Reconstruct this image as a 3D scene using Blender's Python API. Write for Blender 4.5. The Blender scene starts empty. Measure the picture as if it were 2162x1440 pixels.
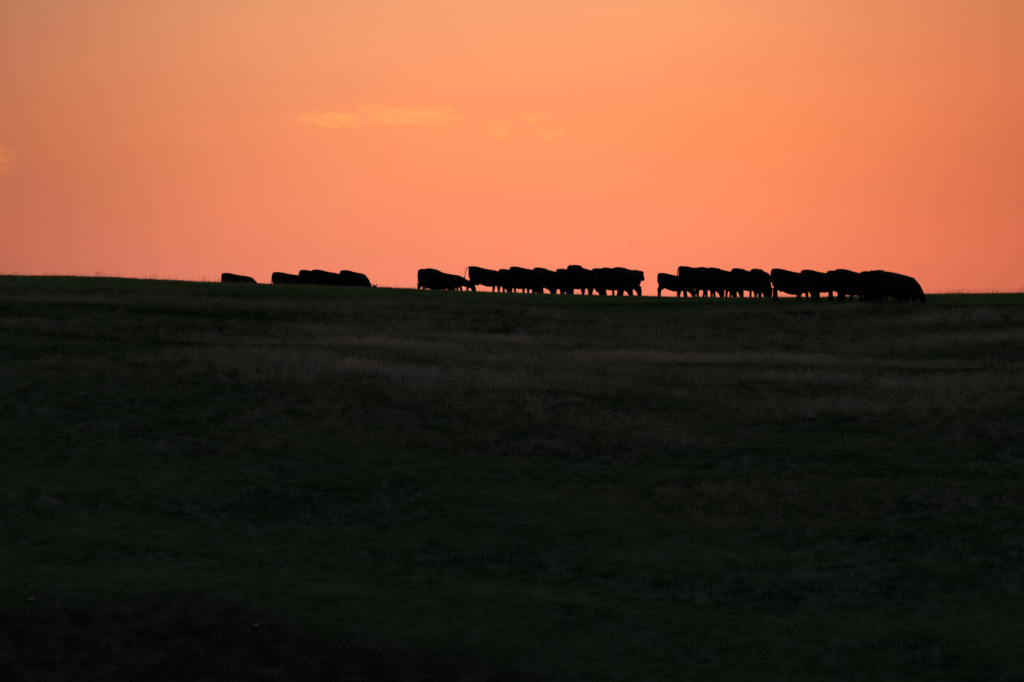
import bpy, bmesh, math, random
import numpy as np
from mathutils import Vector, Matrix

scene = bpy.context.scene
C = scene.collection
R = math.radians

# ------------------------------------------------------------------ camera
FPX = 8107.0                     # 135 mm on a 36 mm sensor, in pixels of a 2162 px wide picture
cam_data = bpy.data.cameras.new('camera')
cam_data.lens = 135.0
cam_data.sensor_width = 36.0
cam_data.clip_start = 0.5
cam_data.clip_end = 60000.0
cam_data.dof.use_dof = True        # long lens, wide open, focused on the herd
cam_data.dof.focus_distance = 188.0
cam_data.dof.aperture_fstop = 2.8
cam = bpy.data.objects.new('camera', cam_data)
cam.location = (0, 0, 0)         # eye height 1.7 m: the ground under it is at z = -1.7
cam.rotation_euler = (R(90), 0, 0)
C.objects.link(cam)
scene.camera = cam

# ------------------------------------------------------------------ exposure
scene.view_settings.view_transform = 'Standard'
scene.view_settings.look = 'None'
scene.view_settings.exposure = 0.0
scene.view_settings.gamma = 1.0
scene.view_settings.use_curve_mapping = False

# ------------------------------------------------------------------ sky: afterglow of a sun just below the horizon
SUN_AZ = 1.0                     # degrees to the right of straight ahead
SUN_EL = -0.6
world = bpy.data.worlds.new('World')
scene.world = world
world.use_nodes = True
wt = world.node_tree
wt.nodes.clear()
def wn(kind, **kw):
    n = wt.nodes.new(kind)
    for k, v in kw.items():
        setattr(n, k, v)
    return n
def wl(a, b):
    wt.links.new(a, b)
def wmath(op, a, b=None, c=None):
    n = wn('ShaderNodeMath', operation=op)
    for i, v in enumerate((a, b, c)):
        if v is None:
            continue
        if isinstance(v, (int, float)):
            n.inputs[i].default_value = v
        else:
            wl(v, n.inputs[i])
    return n.outputs[0]
tc = wn('ShaderNodeTexCoord')
sep = wn('ShaderNodeSeparateXYZ')
wl(tc.outputs['Generated'], sep.inputs[0])
az = wmath('ARCTAN2', sep.outputs[0], sep.outputs[1])
el = wmath('ARCSINE', sep.outputs[2])
def lobe(center, width):         # wide glow around the sun's azimuth, one per channel
    d = wmath('DIVIDE', wmath('SUBTRACT', az, R(center)), R(width))
    return wmath('DIVIDE', 1.0, wmath('ADD', wmath('POWER', wmath('ABSOLUTE', d), 2.7), 1.0))
lob = wn('ShaderNodeCombineXYZ')
wl(lobe(1.0, 8.5), lob.inputs[0])
wl(lobe(0.2, 7.3), lob.inputs[1])
wl(lobe(-0.4, 6.9), lob.inputs[2])
fac = wmath('DIVIDE', el, R(90))
def ramp(stops):
    r = wn('ShaderNodeValToRGB')
    e = r.color_ramp.elements
    while len(e) < len(stops):
        e.new(0.5)
    for i, (p, c) in enumerate(stops):
        e[i].position = p
        e[i].color = (*c, 1)
    wl(fac, r.inputs[0])
    return r.outputs[0]
glow = ramp([(0.000, (.850, .205, .115)), (0.009, (.885, .210, .114)), (0.020, (.950, .236, .098)),
             (0.034, (.985, .270, .091)), (0.057, (.875, .322, .128)), (0.11, (.600, .280, .130)),
             (0.22, (.220, .160, .110)), (0.5, (.040, .040, .040)), (1.0, (.010, .012, .016))])
dusk = ramp([(0.000, (.060, .034, .027)), (0.06, (.064, .038, .030)), (0.14, (.130, .110, .105)), (0.25, (.182, .172, .180)),
             (0.5, (.170, .184, .216)), (1.0, (.148, .176, .232))])
# barely visible bands of thin high cloud, stretched along the horizon
comb = wn('ShaderNodeCombineXYZ')
wl(wmath('MULTIPLY', az, 9.0), comb.inputs[0])
wl(wmath('MULTIPLY', el, 34.0), comb.inputs[1])
nz = wn('ShaderNodeTexNoise')
nz.inputs['Scale'].default_value = 1.0
nz.inputs['Detail'].default_value = 3.0
nz.inputs['Roughness'].default_value = 0.5
wl(comb.outputs[0], nz.inputs['Vector'])
band = wn('ShaderNodeMapRange')
band.inputs['From Min'].default_value = 0.3
band.inputs['From Max'].default_value = 0.7
band.inputs['To Min'].default_value = 0.95
band.inputs['To Max'].default_value = 1.05
wl(nz.outputs['Fac'], band.inputs['Value'])
m1 = wn('ShaderNodeVectorMath', operation='MULTIPLY')
wl(glow, m1.inputs[0]); wl(lob.outputs[0], m1.inputs[1])
m2 = wn('ShaderNodeVectorMath', operation='SCALE')
wl(m1.outputs[0], m2.inputs[0]); wl(band.outputs[0], m2.inputs['Scale'])
# the dusk sky is brighter on the sunset side than behind the camera
side = wmath('MULTIPLY_ADD', wmath('COSINE', az), 0.45, 0.85)
dk = wn('ShaderNodeVectorMath', operation='SCALE')
wl(dusk, dk.inputs[0]); wl(side, dk.inputs['Scale'])
m3 = wn('ShaderNodeVectorMath', operation='ADD')
wl(m2.outputs[0], m3.inputs[0]); wl(dk.outputs[0], m3.inputs[1])
bg = wn('ShaderNodeBackground')
bg.inputs['Strength'].default_value = 1.0
wl(m3.outputs[0], bg.inputs['Color'])
wo = wn('ShaderNodeOutputWorld')
wl(bg.outputs[0], wo.inputs['Surface'])

# ------------------------------------------------------------------ sun, already set behind the hill: it only reaches the clouds
sun = bpy.data.lights.new('sun', 'SUN')
sun.energy = 2.2
sun.angle = R(0.5)
sun.color = (1.0, 0.50, 0.06)
sun_o = bpy.data.objects.new('sun', sun)
to_sun = Vector((math.sin(R(SUN_AZ)) * math.cos(R(SUN_EL)), math.cos(R(SUN_AZ)) * math.cos(R(SUN_EL)), math.sin(R(SUN_EL))))
sun_o.rotation_euler = to_sun.to_track_quat('Z', 'Y').to_euler()
C.objects.link(sun_o)

# ------------------------------------------------------------------ helpers
def tag(o, label=None, cat=None, group=None, kind=None):
    if label: o['label'] = label
    if cat: o['category'] = cat
    if group: o['group'] = group
    if kind: o['kind'] = kind
    return o

def link(name, me, mat=None):
    if mat is not None and not me.materials:
        me.materials.append(mat)
    o = bpy.data.objects.new(name, me)
    C.objects.link(o)
    return o

def material(name, base, rough=0.9, spec=0.2):
    m = bpy.data.materials.new(name)
    m.use_nodes = True
    b = m.node_tree.nodes['Principled BSDF']
    b.inputs['Base Color'].default_value = (*base, 1)
    b.inputs['Roughness'].default_value = rough
    b.inputs['Specular IOR Level'].default_value = spec
    return m, b

rng = np.random.default_rng(7)
_lat = rng.random((256, 256))
def vnoise(x, y):
    """smooth value noise, period 256"""
    x = np.asarray(x, float); y = np.asarray(y, float)
    xi = np.floor(x).astype(int); yi = np.floor(y).astype(int)
    fx = x - xi; fy = y - yi
    fx = fx * fx * (3 - 2 * fx); fy = fy * fy * (3 - 2 * fy)
    a = _lat[xi % 256, yi % 256]; b = _lat[(xi + 1) % 256, yi % 256]
    c = _lat[xi % 256, (yi + 1) % 256]; d = _lat[(xi + 1) % 256, (yi + 1) % 256]
    return (a * (1 - fx) + b * fx) * (1 - fy) + (c * (1 - fx) + d * fx) * fy
def fbm(x, y, oct=4):
    s = 0; a = .5
    for i in range(oct):
        s = s + a * vnoise(x * 2 ** i + 17.3 * i, y * 2 ** i + 5.1 * i); a *= .5
    return s / (1 - .5 ** oct)
def sstep(a, b, x):
    t = np.clip((x - a) / (b - a), 0, 1)
    return t * t * (3 - 2 * t)

# ------------------------------------------------------------------ the hill
CREST = 190.0                    # metres to the crest
KH = 0.00146                     # its curvature
_px = np.array([-1500, -700, 0, 130, 250, 450, 545, 630, 780, 880, 1000, 1150, 1357, 1500, 1640, 1800, 1900, 1960, 2162, 2900, 3600], float)
_py = np.array([590, 572, 580.5, 581.5, 585.5, 595, 598, 600.0, 605, 609.5, 614.5, 620, 624.5, 626.5, 627, 625, 622.5, 620, 617.5, 612, 620], float)
_py = _py + 4.5                    # the soil lies under the tips of the grass that make the skyline
_fx = np.arange(-1500, 3600, 10.0)
_fy = np.interp(_fx, _px, _py)
_ker = np.exp(-0.5 * (np.arange(-10, 11) / 4.0) ** 2); _ker /= _ker.sum()
_fy = np.convolve(np.pad(_fy, 10, mode='edge'), _ker, mode='valid')
def height(x, y):
    x = np.asarray(x, float); y = np.asarray(y, float)
    yy = np.maximum(y, 60.0)
    rise = (720 - np.interp(1081 + FPX * x / yy, _fx, _fy)) / FPX      # slope of the sight line that grazes the crest
    d = y - CREST
    drop = np.where(d < 55, KH * d * d, KH * 55 * 55 + 2 * KH * 55 * (d - 55))
    hill = rise * np.minimum(yy, CREST + 60) - drop
    far = np.maximum(hill, -30.0 + 2.0 * (fbm(x / 300, y / 300, 3) - .5))
    w = 1 - np.exp(-(d / 24.0) ** 2)
    und = (fbm(x / 9 + 3, y / 5, 4) - .5) * 0.75 + (fbm(x / 26, y / 14 + 9, 3) - .5) * 1.3
    und = np.where(d < 0, und, und * .2) * w
    up = (fbm(x / 1.6 + 40, y / 1.6, 2) - .5) * 0.07
    near = -1.7 - 12.0 * sstep(0, 60, y)
    t = sstep(70, 98, y)
    return near * (1 - t) + (far + und) * t + up
def dark_patch(x, y):  # mask of a darker, ragged-edged area at the lower left of the slope
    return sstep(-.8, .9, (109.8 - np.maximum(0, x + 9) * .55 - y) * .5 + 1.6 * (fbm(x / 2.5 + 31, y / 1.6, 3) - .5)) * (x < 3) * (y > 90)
def h1(x, y):
    return float(height(np.array([x]), np.array([y]))[0])

def axis(lo, hi, step, outer):
    a = list(np.arange(lo, hi + 1e-6, step))
    v, s = a[-1], step
    while v < outer[1]:
        s *= 1.28; v += s; a.append(v)
    v, s = a[0], step
    while v > outer[0]:
        s *= 1.28; v -= s; a.insert(0, v)
    return np.array(a)
gx = axis(-38, 38, 0.5, (-20000, 20000))
gy = axis(96, 222, 0.5, (-4000, 22000))
GX, GY = np.meshgrid(gx, gy)
GZ = height(GX, GY)
verts = np.stack([GX.ravel(), GY.ravel(), GZ.ravel()], 1)
nx, ny = len(gx), len(gy)
idx = np.arange(nx * ny).reshape(ny, nx)
quads = np.stack([idx[:-1, :-1].ravel(), idx[:-1, 1:].ravel(), idx[1:, 1:].ravel(), idx[1:, :-1].ravel()], 1)
gme = bpy.data.meshes.new('ground')
gme.from_pydata(verts.tolist(), [], quads.tolist())
gme.shade_smooth()
_wa = gme.attributes.new('dark_patch', 'FLOAT', 'POINT')
_wa.data.foreach_set('value', dark_patch(GX.ravel(), GY.ravel()).astype(np.float32))

gmat, gb = material('soil_and_thatch', (.03, .03, .02))
nt = gmat.node_tree
geo = nt.nodes.new('ShaderNodeNewGeometry')
n1 = nt.nodes.new('ShaderNodeTexNoise'); n1.inputs['Scale'].default_value = .35; n1.inputs['Detail'].default_value = 8
n1.inputs['Roughness'].default_value = .7
nt.links.new(geo.outputs['Position'], n1.inputs['Vector'])
cr = nt.nodes.new('ShaderNodeValToRGB')
cr.color_ramp.elements[0].position = .35; cr.color_ramp.elements[0].color = (.014, .032, .011, 1)
cr.color_ramp.elements[1].position = .70; cr.color_ramp.elements[1].color = (.036, .050, .022, 1)
nt.links.new(n1.outputs['Fac'], cr.inputs['Fac'])
wa = nt.nodes.new('ShaderNodeAttribute'); wa.attribute_name = 'dark_patch'
wm = nt.nodes.new('ShaderNodeMix'); wm.data_type = 'RGBA'; wm.inputs[7].default_value = (.008, .009, .006, 1)  # near-black soil colour inside the lower-left mask
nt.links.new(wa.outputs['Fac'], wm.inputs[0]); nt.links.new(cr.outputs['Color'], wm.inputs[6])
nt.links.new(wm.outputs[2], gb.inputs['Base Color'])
n2 = nt.nodes.new('ShaderNodeTexNoise'); n2.inputs['Scale'].default_value = 9; n2.inputs['Detail'].default_value = 6
nt.links.new(geo.outputs['Position'], n2.inputs['Vector'])
bp = nt.nodes.new('ShaderNodeBump'); bp.inputs['Strength'].default_value = .8; bp.inputs['Distance'].default_value = .08
nt.links.new(n2.outputs['Fac'], bp.inputs['Height'])
nt.links.new(bp.outputs['Normal'], gb.inputs['Normal'])
ground = link('ground', gme, gmat)
tag(ground, kind='structure')

def ray_hit(px, py):
    """where a line of sight meets the hillside in front of the crest"""
    sx, sz = (px - 1081) / FPX, (720 - py) / FPX
    ys = np.arange(98, CREST + 2, .25)
    below = height(sx * ys, ys) - sz * ys
    k = np.argmax(below > 0) if (below > 0).any() else len(ys) - 1
    return sx * ys[k], ys[k]

# ------------------------------------------------------------------ grass
def grass_material(name, dark, light, trans=.25):
    m, b = material(name, light, .8, .15)
    t = m.node_tree
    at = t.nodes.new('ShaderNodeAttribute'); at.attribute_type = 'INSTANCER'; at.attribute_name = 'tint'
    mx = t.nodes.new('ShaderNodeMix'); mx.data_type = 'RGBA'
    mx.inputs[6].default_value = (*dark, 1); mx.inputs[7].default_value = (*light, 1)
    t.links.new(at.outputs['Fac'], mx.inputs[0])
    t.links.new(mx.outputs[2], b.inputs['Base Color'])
    tr = t.nodes.new('ShaderNodeBsdfTranslucent')
    t.links.new(mx.outputs[2], tr.inputs['Color'])
    ms = t.nodes.new('ShaderNodeMixShader'); ms.inputs[0].default_value = trans
    t.links.new(b.outputs[0], ms.inputs[1]); t.links.new(tr.outputs[0], ms.inputs[2])
    t.links.new(ms.outputs[0], t.nodes['Material Output'].inputs['Surface'])
    return m
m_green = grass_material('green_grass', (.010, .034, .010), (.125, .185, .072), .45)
m_dry = grass_material('dry_grass', (.105, .112, .062), (.540, .440, .385), .3)

def blade(V, F, base, ang, h, w, lean, seg=3):
    d = Vector((math.cos(ang), math.sin(ang), 0)); s = Vector((-d.y, d.x, 0))
    prev = None
    for i in range(seg):
        t = i / seg
        p = base + d * lean * h * t * t + Vector((0, 0, h * t * (1 - .2 * lean * t)))
        ww = w * (1 - .6 * t) * .5
        V += [p - s * ww, p + s * ww]
        k = len(V)
        if prev is not None:
            F.append((prev - 2, prev - 1, k - 1, k - 2))
        prev = k
    V.append(base + d * lean * h + Vector((0, 0, h * (1 - .2 * lean))))
    F.append((prev - 2, prev - 1, len(V) - 1))
def tuft(seed, n, rad, hmin, hmax, w, lean, mat, heads=False):
    r = random.Random(seed)
    V, F = [], []
    for _ in range(n):
        a = r.uniform(0, 6.283); q = rad * math.sqrt(r.random())
        base = Vector((q * math.cos(a), q * math.sin(a), -.03))
        h = r.uniform(hmin, hmax); ang = r.uniform(0, 6.283); le = lean * r.uniform(.3, 1)
        blade(V, F, base, ang, h, w * r.uniform(.7, 1.3), le)
        if heads and r.random() < .75:             # drooping seed head: a narrow spindle of four faces
            tip = V[-1]; dd = Vector((math.cos(ang), math.sin(ang), 0)); ss = Vector((-dd.y, dd.x, 0))
            hl = r.uniform(.07, .13)
            mid = tip + dd * hl * .3 + Vector((0, 0, hl * .35)); end = tip + dd * hl * .8 + Vector((0, 0, hl * .35))
            k = len(V)
            V += [tip - dd * .01 - Vector((0, 0, .02)), mid + ss * .012, mid - ss * .012, mid + Vector((0, 0, .012)), end]
            F += [(k, k + 1, k + 3), (k, k + 3, k + 2), (k + 1, k + 4, k + 3), (k + 3, k + 4, k + 2)]
    me = bpy.data.meshes.new('tuft')
    me.from_pydata([tuple(v) for v in V], [], F)
    me.materials.append(mat)
    return bpy.data.objects.new('tuft', me)

def scatter(name, pts, scale, tint, sources):
    col = bpy.data.collections.new(name + '_tufts')
    for s in sources:
        col.objects.link(s)
    me = bpy.data.meshes.new(name)
    me.from_pydata(pts.tolist(), [], [])
    a = me.attributes.new('sc', 'FLOAT', 'POINT'); a.data.foreach_set('value', scale.astype(np.float32))
    a = me.attributes.new('tint', 'FLOAT', 'POINT'); a.data.foreach_set('value', tint.astype(np.float32))
    o = link(name, me)
    g = bpy.data.node_groups.new(name, 'GeometryNodeTree')
    g.interface.new_socket('Geometry', in_out='INPUT', socket_type='NodeSocketGeometry')
    g.interface.new_socket('Geometry', in_out='OUTPUT', socket_type='NodeSocketGeometry')
    N = g.nodes.new
    gi, go = N('NodeGroupInput'), N('NodeGroupOutput')
    ip = N('GeometryNodeInstanceOnPoints'); ip.inputs['Pick Instance'].default_value = True
    ci = N('GeometryNodeCollectionInfo'); ci.inputs['Collection'].default_value = col
    ci.inputs['Separate Children'].default_value = True; ci.inputs['Reset Children'].default_value = True
    ri = N('FunctionNodeRandomValue'); ri.data_type = 'INT'
    ri.inputs[4].default_value = 0; ri.inputs[5].default_value = len(sources) - 1
    rr = N('FunctionNodeRandomValue'); rr.data_type = 'FLOAT_VECTOR'
    rr.inputs[0].default_value = (-.12, -.12, 0); rr.inputs[1].default_value = (.12, .12, 6.283); rr.inputs['Seed'].default_value = 3
    sc = N('GeometryNodeInputNamedAttribute'); sc.data_type = 'FLOAT'; sc.inputs['Name'].default_value = 'sc'
    L = g.links.new
    L(gi.outputs[0], ip.inputs['Points']); L(ci.outputs[0], ip.inputs['Instance'])
    L(ri.outputs[2], ip.inputs['Instance Index']); L(rr.outputs[0], ip.inputs['Rotation'])
    L(sc.outputs[0], ip.inputs['Scale']); L(ip.outputs[0], go.inputs[0])
    md = o.modifiers.new('scatter', 'NODES'); md.node_group = g
    return tag(o, kind='stuff')

def field_points(per_m2, y0=99, y1=208, margin=6):
    hw = y1 * .1334 + margin
    n = int(per_m2 * 2 * hw * (y1 - y0))
    x = rng.uniform(-hw, hw, n); y = rng.uniform(y0, y1, n)
    keep = np.abs(x) < y * .1334 + margin
    return x[keep], y[keep]

# patches of pale seeding grass on the slope: centre, half length, half depth, weight
patches = []
for (px, py, lx, ly, wgt) in [
        (250, 645, 8, 1.8, .35), (600, 650, 7, 1.8, .45), (760, 660, 5, 2.5, .5),
        (980, 745, 6, 6, 1.5), (1120, 775, 6, 5, 1.35), (860, 790, 7, 4, .9), (1010, 700, 4, 2, .6),
        (1700, 672, 4.0, 1.6, 1.1), (1880, 695, 4.5, 1.6, 1.1), (2060, 722, 4, 1.8, .8),
        (1480, 765, 6, 5, 1.2), (1680, 790, 6, 4, 1.0), (1830, 830, 6, 4, .7), (1560, 820, 6, 4, .8), (1250, 680, 4, 1.5, .6),
        (150, 700, 6, 2, .2), (620, 725, 6, 2, .4), (360, 780, 6, 3, .2), (1150, 915, 8, 2, .4), (620, 925, 5, 1.5, .25),
        (1600, 1065, 4, 1.5, .4), (1560, 1105, 2, .6, .5), (1300, 870, 7, 3, .5), (2000, 790, 5, 4, .4)]:
    cx, cy = ray_hit(px, py)
    patches.append((cx, cy, lx * 1.1, ly * 1.35, wgt))
def dryness(x, y):
    s = np.zeros_like(x)
    for (cx, cy, lx, ly, wgt) in patches:
        s = np.maximum(s, wgt * np.exp(-((x - cx) / lx) ** 2 - ((y - cy) / ly) ** 2))
    n = fbm(x / 5 + 60, y / 2.2 + 20, 4)
    g = sstep(.40, .66, n)                         # ragged clumps with green gaps between them
    return np.clip(s * (.22 + .8 * g) + .15 * (n - .55) * sstep(118, 150, y), 0, 1.15)

x, y = field_points(20)
z = height(x, y)
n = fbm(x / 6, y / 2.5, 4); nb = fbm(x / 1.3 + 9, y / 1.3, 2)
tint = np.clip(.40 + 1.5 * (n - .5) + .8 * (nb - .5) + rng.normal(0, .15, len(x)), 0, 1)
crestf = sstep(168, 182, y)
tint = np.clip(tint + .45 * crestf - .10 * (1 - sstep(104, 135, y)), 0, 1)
rough = dark_patch(x, y)  # same lower-left mask, pulls the grass tint to its dark end
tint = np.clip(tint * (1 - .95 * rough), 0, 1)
keep = rng.random(len(x)) < np.clip(.50 + 1.2 * nb, .5, 1)
sc = rng.uniform(.55, 1.25, len(x)) * (1 - .25 * crestf) * (.7 + .6 * nb)
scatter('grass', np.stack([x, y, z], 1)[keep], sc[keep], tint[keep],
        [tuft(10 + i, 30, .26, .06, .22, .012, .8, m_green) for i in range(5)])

x, y = field_points(34)
z = height(x, y)
dr = dryness(x, y) * (1 - .85 * sstep(172, 180, y))
keep = rng.random(len(x)) < dr * .9
tint = np.clip((.52 + rng.normal(0, .16, len(x)) + .4 * (fbm(x / 3, y / 1.5, 2) - .5)) * (.42 + .95 * np.minimum(dr, .85)), 0, 1)   # sparse stems at the edges are still half green
sc = rng.uniform(.55, 1.1, len(x))
scatter('dry_grass', np.stack([x, y, z], 1)[keep], sc[keep], tint[keep],
        [tuft(40 + i, 16, .26, .16, .40, .006, .55, m_dry, True) for i in range(5)])

# sparse seeding stalks standing along the crest itself
n = 5200
x = rng.uniform(-33, 33, n); y = rng.uniform(180, 197, n)
pxx = 1081 + FPX * x / y
den = .10 + .75 * sstep(1950, 1990, pxx) + .35 * (1 - sstep(430, 560, pxx))
keep = rng.random(n) < den * (.2 + 1.4 * fbm(x / 2.2, y / 4, 3)) * .45
sc = rng.uniform(.4, .85, n)
scatter('seeding_stalks', np.stack([x, y, height(x, y)], 1)[keep], sc[keep], rng.random(n)[keep],
        [tuft(70 + i, 4, .2, .22, .46, .016, .4, m_dry, True) for i in range(4)])

# ------------------------------------------------------------------ cattle
m_hide, hb = material('black_hide', (.008, .007, .007), .85, .1)
t = m_hide.node_tree
hn = t.nodes.new('ShaderNodeTexNoise'); hn.inputs['Scale'].default_value = 6; hn.inputs['Detail'].default_value = 5
hc = t.nodes.new('ShaderNodeTexCoord')
t.links.new(hc.outputs['Object'], hn.inputs['Vector'])
hr = t.nodes.new('ShaderNodeValToRGB')
hr.color_ramp.elements[0].color = (.005, .0045, .0045, 1); hr.color_ramp.elements[1].color = (.013, .010, .009, 1)
t.links.new(hn.outputs['Fac'], hr.inputs['Fac']); t.links.new(hr.outputs['Color'], hb.inputs['Base Color'])
hbm = t.nodes.new('ShaderNodeBump'); hbm.inputs['Distance'].default_value = .01; hbm.inputs['Strength'].default_value = .4
t.links.new(hn.outputs['Fac'], hbm.inputs['Height']); t.links.new(hbm.outputs['Normal'], hb.inputs['Normal'])

def loft(V, F, rings, n=16, power=1.0):
    """rings: (centre, half axis u, half axis v); closed at both ends"""
    start = len(V)
    for (c, u, v) in rings:
        for i in range(n):
            a = 2 * math.pi * i / n
            ca, sa = math.cos(a), math.sin(a)
            V.append(c + u * (math.copysign(abs(ca) ** power, ca)) + v * (math.copysign(abs(sa) ** power, sa)))
    for k in range(len(rings) - 1):
        for i in range(n):
            j = (i + 1) % n
            F.append((start + k * n + i, start + k * n + j, start + (k + 1) * n + j, start + (k + 1) * n + i))
    for k, flip in ((0, True), (len(rings) - 1, False)):
        V.append(rings[k][0].copy()); c = len(V) - 1
        for i in range(n):
            j = (i + 1) % n
            a, b = start + k * n + i, start + k * n + j
            F.append((c, b, a) if flip else (c, a, b))
def limb(V, F, pts, n=12, wide=1.0):
    """pts: (x, y, z, r) or (x, y, z, r in the animal's plane, r sideways)"""
    P = [Vector(p[:3]) for p in pts]
    rings = []
    for i, p in enumerate(pts):
        t = (P[min(i + 1, len(P) - 1)] - P[max(i - 1, 0)]).normalized()
        side = Vector((0, 1, 0)) - t * t.y
        side = side.normalized() if side.length > .05 else Vector((1, 0, 0))
        up = side.cross(t).normalized()
        ru = p[3]; rs = p[4] if len(p) > 4 else p[3] * wide
        rings.append((P[i], side * rs, up * ru))
    loft(V, F, rings, n)

def cow_mesh(name, head='graze', tail='tuck', stride=(0, 0, 0, 0), legs=1.0, girth=1.0, neck_turn=0.0, hump=0.0, hip=0.0, deep=0.0):
    """one animal standing at the origin, looking along +x; the whole body is one closed skin"""
    V, F = [], []
    zl = lambda z: z + (legs - 1) * .55            # longer legs lift the trunk
    torso = [(-.895, 1.290, .90, .13), (-.86, 1.335, .76, .21), (-.75, 1.352, .66, .255), (-.58, 1.355 + hip * .5, .60, .29),
             (-.42, 1.335 + hip + hump * .6, .54 - deep * .5, .315), (-.22, 1.295 + hump, .49 - deep, .34), (.02, 1.258 + hump * 1.1, .43 - deep, .38), (.26, 1.230 + hump * .7, .42 - deep, .38),
             (.46, 1.215 + hump * .2, .45 - deep, .32), (.62, 1.165, .50 - deep * .5, .265), (.74, 1.08, .58, .21), (.83, .97, .68, .14)]
    rings = []
    for (x, top, bot, w) in torso:
        mid = (top + bot) / 2
        bot2 = mid - (mid - bot) * (0.9 + .1 * girth)
        rings.append((Vector((x, 0, zl((top + bot2) / 2))), Vector((0, w * girth, 0)), Vector((0, 0, (top - bot2) / 2))))
    loft(V, F, rings, 20, .76)
    for s in (-1, 1):                              # hook bones and pin bones
        limb(V, F, [(-.56, s * .08, zl(1.27), .07), (-.46, s * .215, zl(1.262 + hip), .065), (-.30, s * .25, zl(1.17), .06), (-.12, s * .24, zl(1.12), .04)], 8)
        limb(V, F, [(-.70, s * .06, zl(1.26), .06), (-.87, s * .10, zl(1.20), .045), (-.86, s * .11, zl(1.08), .05)], 8)
    # neck and head
    ny = neck_turn
    if head == 'graze':
        limb(V, F, [(.40, 0, zl(.92), .30, .22), (.66, ny * .1, zl(.88), .30, .185), (.88, ny * .35, zl(.72), .26, .15), (1.06, ny * .7, zl(.54) - (legs - 1) * .3, .21, .125), (1.16, ny * .9, .43, .17, .11)], 14)
        poll, muzz = Vector((1.17, ny, .50)), Vector((1.31, ny * 1.15, .03))
    elif head == 'reach':
        limb(V, F, [(.38, 0, zl(.90), .29, .22), (.66, ny * .1, zl(.86), .28, .185), (.94, ny * .35, zl(.74), .23, .15), (1.18, ny * .7, zl(.63), .18, .125), (1.32, ny * .9, zl(.58), .15, .11)], 14)
        poll, muzz = Vector((1.33, ny, zl(.62))), Vector((1.55, ny * 1.15, .10))
    elif head == 'low':
        limb(V, F, [(.40, 0, zl(.94), .30, .22), (.68, ny * .1, zl(.92), .28, .185), (.94, ny * .4, zl(.82), .24, .145), (1.14, ny * .8, zl(.72), .18, .12)], 14)
        poll, muzz = Vector((1.16, ny, zl(.78))), Vector((1.40, ny * 1.2, zl(.38)))
    elif head == 'ahead':
        limb(V, F, [(.40, 0, zl(.94), .30, .22), (.66, ny * .1, zl(.98), .27, .185), (.86, ny * .4, zl(1.00), .23, .145), (1.00, ny * .8, zl(1.02), .18, .12)], 14)
        poll, muzz = Vector((1.04, ny, zl(1.13))), Vector((1.36, ny * 1.35, zl(.78)))
    else:                                          # held high
        limb(V, F, [(.40, 0, zl(1.00), .28, .20), (.64, ny * .1, zl(1.12), .24, .16), (.84, ny * .4, zl(1.28), .18, .125), (.96, ny * .8, zl(1.42), .14, .10)], 14)
        poll, muzz = Vector((.96, ny, zl(1.48))), Vector((1.30, ny * 1.35, zl(1.16)))
    ax = (muzz - poll)
    q = [poll - ax * .05, poll + ax * .08, poll + ax * .32, poll + ax * .62, poll + ax * .86, poll + ax * 1.0]
    rr = [(.10, .09), (.15, .125), (.155, .125), (.115, .092), (.095, .088), (.06, .065)]
    limb(V, F, [(p.x, p.y, p.z, a, b) for p, (a, b) in zip(q, rr)], 14)
    an = ax.normalized(); upv = Vector((an.z * -1, 0, an.x)).normalized()
    for s in (-1, 1):
        b = poll + ax * .10 + Vector((0, s * .09, 0)) - upv * 0
        e = b + (Vector((0, s * .10, .19)) if head == 'up' else Vector((0, s * .18, .02))) - an * .05
        mid = (b + e) / 2
        if head == 'up':                           # ears pricked: their thickness lies across the head
            upv = Vector((0, 1.9, 0))
        loft(V, F, [(b, an * .025, upv * .025), (mid, an * .055 , upv * .024), (b + (e - b) * .8, an * .045, upv * .02), (e, an * .012, upv * .012)], 8)
    # legs
    for i, s in enumerate((-1, 1)):
        d = stride[i]
        limb(V, F, [(-.60, s * .13, zl(1.06), .20, .10), (-.56, s * .18, zl(.88), .215, .10), (-.56 + d * .15, s * .19, zl(.70), .20, .10), (-.68 + d * .45, s * .18, zl(.55), .115, .075),
                    (-.74 + d * .7, s * .17, .46 * legs, .085, .062), (-.725 + d * .82, s * .165, .30 * legs, .064, .055), (-.71 + d * .95, s * .165, .12, .060, .056),
                    (-.685 + d, s * .165, .055, .058, .055), (-.67 + d, s * .165, -.01, .066, .06)], 12)
    for i, s in enumerate((-1, 1)):
        d = stride[2 + i]
        limb(V, F, [(.50, s * .16, zl(1.02), .20, .09), (.52, s * .19, zl(.82), .18, .09), (.50 + d * .1, s * .18, zl(.64), .125, .08), (.52 + d * .4, s * .17, zl(.50), .078, .062),
                    (.545 + d * .6, s * .165, .37 * legs, .082, .068), (.535 + d * .75, s * .16, .24 * legs, .062, .055), (.535 + d * .95, s * .16, .11, .060, .056),
                    (.56 + d, s * .16, .055, .058, .055), (.575 + d, s * .16, -.01, .066, .06)], 12)
    if legs < 1.05:                                # udder and brisket
        limb(V, F, [(-.44, 0, zl(.62), .13), (-.44, 0, zl(.50), .13), (-.44, 0, zl(.42), .08)], 10)
    limb(V, F, [(.70, 0, zl(.92), .16, .12), (.74, 0, zl(.74), .13, .10), (.66, 0, zl(.58), .09, .08), (.50, 0, zl(.55), .06, .08)], 10)
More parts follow.
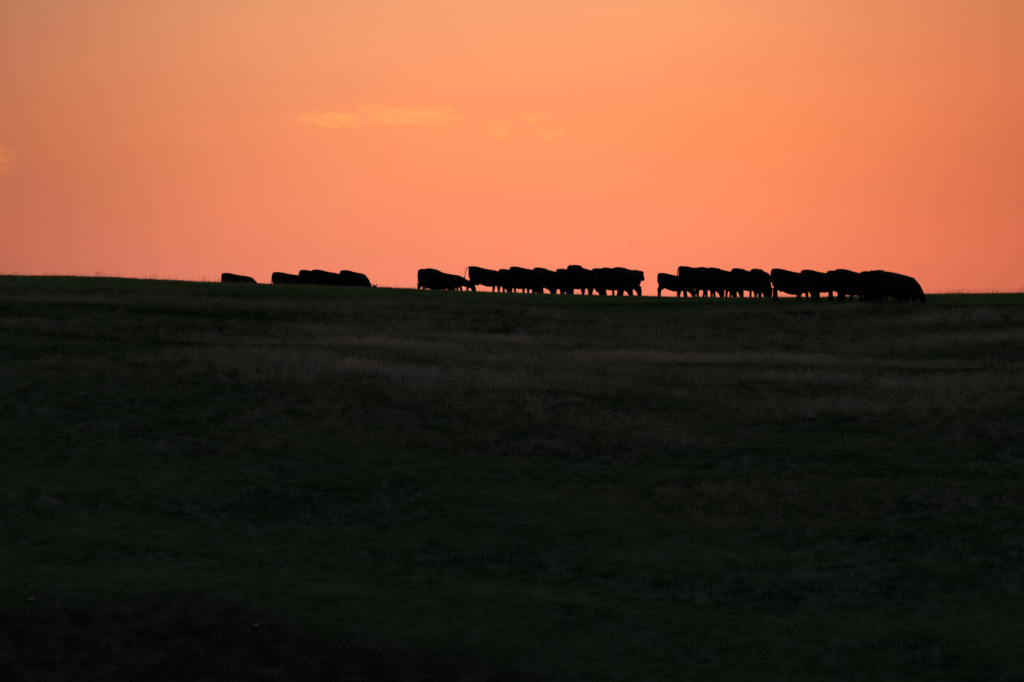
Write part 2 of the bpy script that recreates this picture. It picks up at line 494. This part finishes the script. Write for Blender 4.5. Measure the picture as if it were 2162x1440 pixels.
    # tail with its switch
    T = {'none': [(-.80, 0, 1.27, .045), (-.86, 0, 1.20, .04), (-.875, 0, 1.00, .036), (-.85, .02, .76, .034), (-.82, .03, .62, .028)],
         'tuck': [(-.80, 0, 1.27, .045), (-.89, 0, 1.20, .036), (-.915, 0, 1.00, .034), (-.90, .02, .74, .034), (-.87, .03, .56, .042), (-.85, .03, .42, .028)],
         'hang': [(-.82, 0, 1.27, .045), (-.92, 0, 1.20, .034), (-.95, 0, 1.00, .030), (-.96, .01, .72, .030), (-.95, .02, .55, .042), (-.94, .02, .40, .046), (-.93, .02, .28, .025)],
         'arch': [(-.80, 0, 1.29, .045), (-.91, 0, 1.31, .034), (-1.01, 0, 1.23, .029), (-1.08, 0, 1.05, .027), (-1.10, 0, .84, .027), (-1.11, .02, .68, .040), (-1.10, .03, .54, .027)],
         'side': [(-.82, 0, 1.27, .045), (-.93, .02, 1.20, .034), (-.97, .10, 1.00, .031), (-.96, .17, .76, .032), (-.92, .20, .58, .044), (-.90, .20, .44, .028)],
         'raise': [(-.78, 0, 1.28, .05), (-.88, 0, 1.33, .038), (-.98, 0, 1.26, .033), (-1.02, 0, 1.08, .03), (-1.01, 0, .80, .03), (-.99, .02, .62, .042), (-.97, .02, .48, .028)]}[tail]
    limb(V, F, [(p[0], p[1], zl(p[2]), p[3]) for p in T], 10)
    raw = bpy.data.meshes.new('raw')
    raw.from_pydata([tuple(v) for v in V], [], F)
    bm = bmesh.new(); bm.from_mesh(raw); bmesh.ops.recalc_face_normals(bm, faces=bm.faces); bm.to_mesh(raw); bm.free()
    tmp = bpy.data.objects.new('tmp', raw); C.objects.link(tmp)
    rm = tmp.modifiers.new('skin', 'REMESH'); rm.mode = 'VOXEL'; rm.voxel_size = .024
    sm = tmp.modifiers.new('smooth', 'SMOOTH'); sm.factor = .5; sm.iterations = 3
    dg = bpy.context.evaluated_depsgraph_get()
    me = bpy.data.meshes.new_from_object(tmp.evaluated_get(dg), depsgraph=dg)
    bpy.data.objects.remove(tmp); bpy.data.meshes.remove(raw)
    me.name = name
    me.shade_smooth()
    me.materials.clear(); me.materials.append(m_hide)
    return me

poses = {
    'curl':   cow_mesh('cow_tail_curled', tail='raise', deep=.05, stride=(.08, -.14, .14, -.12)),
    'tail':   cow_mesh('cow_tail_down', tail='hang', stride=(.04, -.08, .12, -.08)),
    'graze':  cow_mesh('cow_grazing', tail='none', stride=(.06, -.10, .12, -.08), deep=.04),
    'walk':   cow_mesh('cow_walking', deep=.07, stride=(-.22, .20, .20, -.16), tail='side'),
    'arch':   cow_mesh('cow_swishing', deep=.03, tail='arch', stride=(.10, -.20, .16, -.10)),
    'raise':  cow_mesh('cow_tailhead', tail='raise', stride=(-.12, .16, -.14, .16), hip=.05, deep=.05),
    'hump':   cow_mesh('cow_round', tail='hang', hump=.11, stride=(.0, -.06, .05, -.05), girth=1.08, deep=.06),
    'reach':  cow_mesh('cow_reaching', head='reach', stride=(-.10, .10, .16, -.10)),
    'deep':   cow_mesh('cow_full', tail='none', deep=.11, stride=(-.16, .18, .20, -.16), girth=1.05),
    'low':    cow_mesh('cow_low', head='low', stride=(.14, -.14, -.10, .16)),
    'up':     cow_mesh('cow_alert', head='ahead', deep=.05, stride=(.05, -.08, .06, -.05), neck_turn=.12),
    'bull':   cow_mesh('cow_heavy', tail='none', girth=1.15, deep=.14, hump=.04, stride=(.05, -.12, .10, -.06)),
    'calf':   cow_mesh('cow_young', legs=1.06, girth=1.02, deep=.05, tail='none', stride=(-.16, -.06, .08, -.10)),
    'calfup': cow_mesh('calf_alert', head='up', legs=1.15, girth=.85),
    'stride': cow_mesh('cow_striding', deep=.06, stride=(.26, -.18, -.14, .26), tail='side'),
}

HERD = 'black cattle grazing along the ridge'
# label, category, pose, pixel of the rump's left edge, pixel of the back's top, metres away, degrees turned away from the camera
cattle = [
    ('lone black cow leftmost of all, sunk to the belly behind the ridge', 'cow', 'graze', 466, 576, 213.8, 26, 1.0),
    ('black cow with tail hanging clear, first of the left cluster of four', 'cow', 'tail', 573, 574, 212.5, 20, 1.0),
    ('narrow rump of a black cow wedged second in the left cluster', 'cow', 'low', 631, 571, 209.5, 48, 1.0),
    ('tallest black cow of the left cluster, third from its left end', 'cow', 'graze', 657, 569, 208.5, 40, 1.0),
    ('black cow ending the left cluster, its neck sloping steeply into the grass', 'cow', 'graze', 716, 570, 208, 46, 1.0),
    ('black animal hidden behind the ridge with only two ear tips showing', 'calf', 'calfup', 0, 0, 0, 0, .8),
    ('round backed black cow at the left end of the middle cluster, tail straight down', 'cow', 'hump', 879, 566.5, 204.5, 38, 1.0),
    ('smaller black cow with outstretched grazing neck in front of the arched tail', 'cow', 'reach', 918, 575, 200, 12, 1.0),
    ('black cow swishing an arched tail out behind its square rump', 'cow', 'arch', 985, 563, 195.5, 14, 1.0),
    ('low flat strip of black back just right of the tail swishing cow', 'cow', 'graze', 1050, 568.5, 198, 20, 1.0),
    ('tall black cow in the middle cluster with a long level back', 'cow', 'deep', 1072, 563, 196, 16, 1.0),
    ('black cow behind the long level back, its spine falling gently right', 'cow', 'graze', 1122, 566, 198.5, 42, 1.0),
    ('small wedge of black rump just left of the sharpest peaked cow', 'cow', 'low', 1171, 568.5, 197, 30, 1.0),
    ('black cow with the sharpest peaked rump, tallest of the middle cluster', 'cow', 'raise', 1194, 560, 192.5, 48, 1.0),
    ('black cow directly right of the sharp notch in the middle cluster', 'cow', 'stride', 1246, 567, 195, 34, 1.0),
    ('black cow grazing below the raised head at the middle cluster\'s right end', 'cow', 'deep', 1266, 565, 192.5, 38, 1.0),
    ('black cow with its head raised at the right end of the middle cluster', 'cow', 'up', 1291, 563.5, 194, 51, 1.0),
    ('small black young cow at the left end of the right cluster', 'calf', 'calf', 1386, 576.5, 194, 24, 1.0),
    ('black cow with tail curving out over the small young cow', 'cow', 'curl', 1428, 563.5, 193, 26, 1.0),
    ('black cow showing a small pointed rump behind the curved tail cow', 'cow', 'raise', 1460, 563.5, 197, 36, 1.0),
    ('broad black cow just left of the V shaped notch in the right cluster', 'cow', 'graze', 1488, 565, 190.5, 46, 1.0),
    ('black cow with peaked rump just right of the V shaped notch in the right cluster', 'cow', 'stride', 1541, 567, 191, 46, 1.0),
    ('black cow whose rounded shoulder drops to a narrow slit of sky', 'cow', 'graze', 1580, 567, 190, 66, 1.0),
    ('square rumped black cow just right of the narrow slit of sky', 'cow', 'deep', 1623, 567.5, 178, 24, 1.0),
    ('black cow with flat level back above the clear arch of sky', 'cow', 'stride', 1688, 569, 179.5, 30, 1.0),
    ('sliver of black back between two taller cows, right of the sky arch', 'cow', 'deep', 1743, 572, 178, 30, 1.0),
    ('black cow with a blunt squared rump in the solid part of the right cluster', 'cow', 'deep', 1759, 569, 176.5, 32, 1.0),
    ('black back just peeping out left of the last pointed rump', 'cow', 'deep', 1815, 572.5, 176, 30, 1.0),
    ('black cow with the last pointed rump, behind the biggest animal', 'cow', 'raise', 1834, 570, 175, 30, 1.0),
    ('biggest black animal, rightmost and nearest, head down in the grass', 'cow', 'bull', 1847, 573.5, 173.0, -33, 1.0),
]
tops = {k: max(v.co.z for v in m.vertices) for k, m in poses.items()}
rc = random.Random(4)
for (label, cat, pose, px, py, Y, yaw, s) in cattle:
    lean = R(rc.uniform(-.5, 3.5)); lx = rc.uniform(.95, 1.05); wy = rc.uniform(.95, 1.08)
    me = poses[pose]
    a = R(yaw)
    if px == 0:                                    # the one of which only the ears show
        s, pz = .75, tops[pose]
        yh = CREST + 3.0                           # walk down the far side until only the ears clear the crest
        while h1((794.0 - 1081) / FPX * yh, yh + .9 * s) + pz * s > (720 - 598.7) / FPX * yh and yh < 240:
            yh += .25
        o = link('calf', me)
        o.rotation_euler = (0, 0, R(-90))
        x = (794.0 - 1081) / FPX * yh
        o.location = (x - .10 * s, yh + .9 * s, h1(x, yh + .9 * s))
    else:
        sx = (px - 1081) / FPX
        # rump offset in the turned animal, then scale from the height of the back over the ground
        s = 1.0
        for _ in range(6):
            left = min(math.cos(a) * v.co.x - math.sin(a) * v.co.y for v in me.vertices if v.co.z > 1.12 and v.co.x > -.9) * s
            x = sx * Y - left
            z = h1(x, Y)
            s = ((720 - py) / FPX * Y - z) / tops[pose]
        o = link('calf' if cat == 'calf' else 'cow', me)
        o.location = (x, Y, z - .01)
        o.rotation_euler = (0, lean, a)            # fore feet a little lower: they graze down the slope
    o.scale = (s * lx, s * wy, s)
    tag(o, label, cat, HERD)

# ------------------------------------------------------------------ clouds: thin ragged wisps 6 km off, lit from below by the set sun
CY = 6000.0
PXM = CY / FPX
def cloud_material(name, density, scale, col=(1, .92, .82, 1)):
    m = bpy.data.materials.new(name); m.use_nodes = True
    t = m.node_tree; t.nodes.clear()
    out = t.nodes.new('ShaderNodeOutputMaterial')
    pv = t.nodes.new('ShaderNodeVolumePrincipled')
    pv.inputs['Color'].default_value = col
    pv.inputs['Anisotropy'].default_value = .55
    tc = t.nodes.new('ShaderNodeTexCoord')
    mp = t.nodes.new('ShaderNodeMapping'); mp.inputs['Scale'].default_value = (1, 1, 1.9)
    t.links.new(tc.outputs['Object'], mp.inputs['Vector'])
    nz = t.nodes.new('ShaderNodeTexNoise'); nz.inputs['Scale'].default_value = scale; nz.inputs['Detail'].default_value = 5
    nz.inputs['Roughness'].default_value = .62
    t.links.new(mp.outputs[0], nz.inputs['Vector'])
    mr = t.nodes.new('ShaderNodeMapRange'); mr.inputs['From Min'].default_value = .45; mr.inputs['From Max'].default_value = .78
    mr.inputs['To Min'].default_value = 0; mr.inputs['To Max'].default_value = density
    # vapour thins out towards the cloud's rim: distance along the box of the cloud, from -1 to 1
    gs = t.nodes.new('ShaderNodeVectorMath'); gs.operation = 'MULTIPLY_ADD'
    gs.inputs[1].default_value = (2, 2, 2); gs.inputs[2].default_value = (-1, -1, -1)
    t.links.new(tc.outputs['Generated'], gs.inputs[0])
    ln = t.nodes.new('ShaderNodeVectorMath'); ln.operation = 'LENGTH'
    t.links.new(gs.outputs[0], ln.inputs[0])
    ed = t.nodes.new('ShaderNodeMapRange'); ed.interpolation_type = 'SMOOTHSTEP'
    ed.inputs['From Min'].default_value = .5; ed.inputs['From Max'].default_value = 1.25
    ed.inputs['To Min'].default_value = .02; ed.inputs['To Max'].default_value = -.14
    t.links.new(ln.outputs['Value'], ed.inputs['Value'])
    ad = t.nodes.new('ShaderNodeMath'); ad.operation = 'ADD'
    t.links.new(nz.outputs['Fac'], ad.inputs[0]); t.links.new(ed.outputs[0], ad.inputs[1])
    t.links.new(ad.outputs[0], mr.inputs['Value'])
    t.links.new(mr.outputs[0], pv.inputs['Density'])
    t.links.new(pv.outputs[0], out.inputs['Volume'])
    return m
m_cloud = cloud_material('cloud_vapour', .029, .075)
m_pink = cloud_material('pink_cloud_vapour', .008, .07, (1, .62, .45, 1))
m_faint = cloud_material('thin_cloud_vapour', .028, .09)
def cloud(label, blobs, mat, depth=24):
    V, F = [], []
    cx = sum(b[0] for b in blobs) / len(blobs); cy = sum(b[1] for b in blobs) / len(blobs)
    bm = bmesh.new()
    for (bx, by, rx, ry) in blobs:
        mtx = Matrix.Translation(((bx - cx) * PXM, 0, (cy - by) * PXM)) @ Matrix.Diagonal((rx * 1.5 * PXM, depth * max(.5, ry / 14), ry * 1.45 * PXM, 1))
        bmesh.ops.create_icosphere(bm, subdivisions=3, radius=1, matrix=mtx)
    raw = bpy.data.meshes.new('raw'); bm.to_mesh(raw); bm.free()
    tmp = bpy.data.objects.new('tmp', raw); C.objects.link(tmp)
    rm = tmp.modifiers.new('skin', 'REMESH'); rm.mode = 'VOXEL'; rm.voxel_size = 2.2
    dg = bpy.context.evaluated_depsgraph_get()
    me = bpy.data.meshes.new_from_object(tmp.evaluated_get(dg), depsgraph=dg)
    bpy.data.objects.remove(tmp); bpy.data.meshes.remove(raw)
    for v in me.vertices:
        k = float(fbm(v.co.x / 9 + 50, (v.co.z + v.co.y) / 7 + 50, 3)) - .5
        v.co += v.normal * k * 6
    me.materials.clear(); me.materials.append(mat); me.name = 'cloud'
    o = link('cloud', me)
    o.location = ((cx - 1081) * PXM, CY, (720 - cy) * PXM)
    return tag(o, label, 'cloud', 'small lit clouds in the orange sky')
cloud('left half of the golden cloud streak, ragged, left of centre', [(632, 249, 20, 8), (668, 250, 22, 10), (705, 252, 26, 15), (745, 256, 28, 12), (680, 240, 10, 9)], m_cloud)
cloud('right half of the golden cloud streak, ending in the brightest puff', [(785, 238, 22, 16), (815, 244, 26, 14), (850, 246, 26, 13), (890, 246, 24, 14), (915, 255, 26, 10), (940, 245, 28, 16)], m_cloud)
cloud('small yellow cloud fleck with slanted tail right of the streak', [(1112, 245, 10, 6), (1126, 252, 12, 7), (1140, 243, 14, 4)], m_faint)
cloud('thin pair of yellow cloud lines below the slanted fleck', [(1160, 279, 24, 5), (1180, 281, 12, 5), (1148, 290, 16, 4)], m_faint)
cloud('faintest cloud smudge between the long streak and the flecks', [(1050, 272, 14, 10), (1066, 286, 14, 6)], m_faint)
cloud('faint cloud dot farthest right in the orange sky', [(1334, 243, 14, 6), (1310, 258, 22, 4)], m_pink)
cloud('orange cloud scrap cut by the left edge of the picture', [(-8, 271, 16, 7)], m_pink)
cloud('soft orange cloud bulge under the scrap at the left edge', [(-14, 328, 42, 28), (-6, 356, 34, 20)], m_pink)

# ------------------------------------------------------------------ small things
m_stone, sb = material('pale_stone', (.30, .28, .26), .9, .2)
t = m_stone.node_tree
sn = t.nodes.new('ShaderNodeTexNoise'); sn.inputs['Scale'].default_value = 14; sn.inputs['Detail'].default_value = 6
sr = t.nodes.new('ShaderNodeValToRGB'); sr.color_ramp.elements[0].color = (.16, .15, .14, 1); sr.color_ramp.elements[1].color = (.36, .34, .32, 1)
t.links.new(sn.outputs['Fac'], sr.inputs['Fac']); t.links.new(sr.outputs['Color'], sb.inputs['Base Color'])
for i, (px, py, w, label) in enumerate([
        (1712, 889, .16, 'flat pale stone on the slope below the right cluster of cattle'),
        (66, 1276, .09, 'larger of two pale stones low on the dark slope at far left'),
        (67, 1244, .06, 'smaller pale stone just above its twin at far left'),
        (541, 1330, .07, 'small pale stone in dark grass near the bottom left'),
        (1611, 1170, .07, 'tiny pale stone alone on the lower right slope')]):
    x, y = ray_hit(px, py)
    bm = bmesh.new()
    bmesh.ops.create_icosphere(bm, subdivisions=3, radius=1)
    for v in bm.verts:
        d = v.co.normalized()
        k = .8 + .45 * float(fbm(d.x * 1.7 + 9 + i * 5, d.y * 1.7 + d.z * 1.3 + 20, 3))
        v.co = Vector((d.x * w * k, d.y * w * .7 * k, d.z * w * .42 * k))
    me = bpy.data.meshes.new('stone'); bm.to_mesh(me); bm.free(); me.shade_smooth()
    o = link('stone', me, m_stone)
    o.location = (x, y, h1(x, y) + w * .28 + .05)
    tag(o, label, 'stone', 'pale stones lying in the grass')

m_bird, _ = material('dark_feathers', (.02, .018, .016), .8, .1)
V, F = [], []
limb(V, F, [(-.10, 0, 0, .006), (-.07, 0, 0, .025), (0, 0, 0, .035), (.06, 0, .01, .026), (.10, 0, .02, .018), (.13, 0, .018, .004)], 10)
for s in (-1, 1):
    loft(V, F, [(Vector((.01, s * .02, .01)), Vector((.045, 0, 0)), Vector((0, 0, .008))), (Vector((.015, s * .11, .05)), Vector((.04, 0, 0)), Vector((0, 0, .006))),
                (Vector((-.02, s * .20, .045)), Vector((.015, 0, 0)), Vector((0, 0, .003)))], 8)
loft(V, F, [(Vector((-.08, 0, 0)), Vector((0, .015, 0)), Vector((0, 0, .006))), (Vector((-.15, 0, 0)), Vector((0, .035, 0)), Vector((0, 0, .004)))], 8)
me = bpy.data.meshes.new('bird'); me.from_pydata([tuple(v) for v in V], [], F); me.shade_smooth()
o = link('bird', me, m_bird)
o.location = ((1332 - 1081) / FPX * 420, 420, (720 - 518) / FPX * 420)
o.rotation_euler = (0, 0, R(70))
tag(o, 'tiny dark bird far off above the middle cluster of cattle', 'bird')
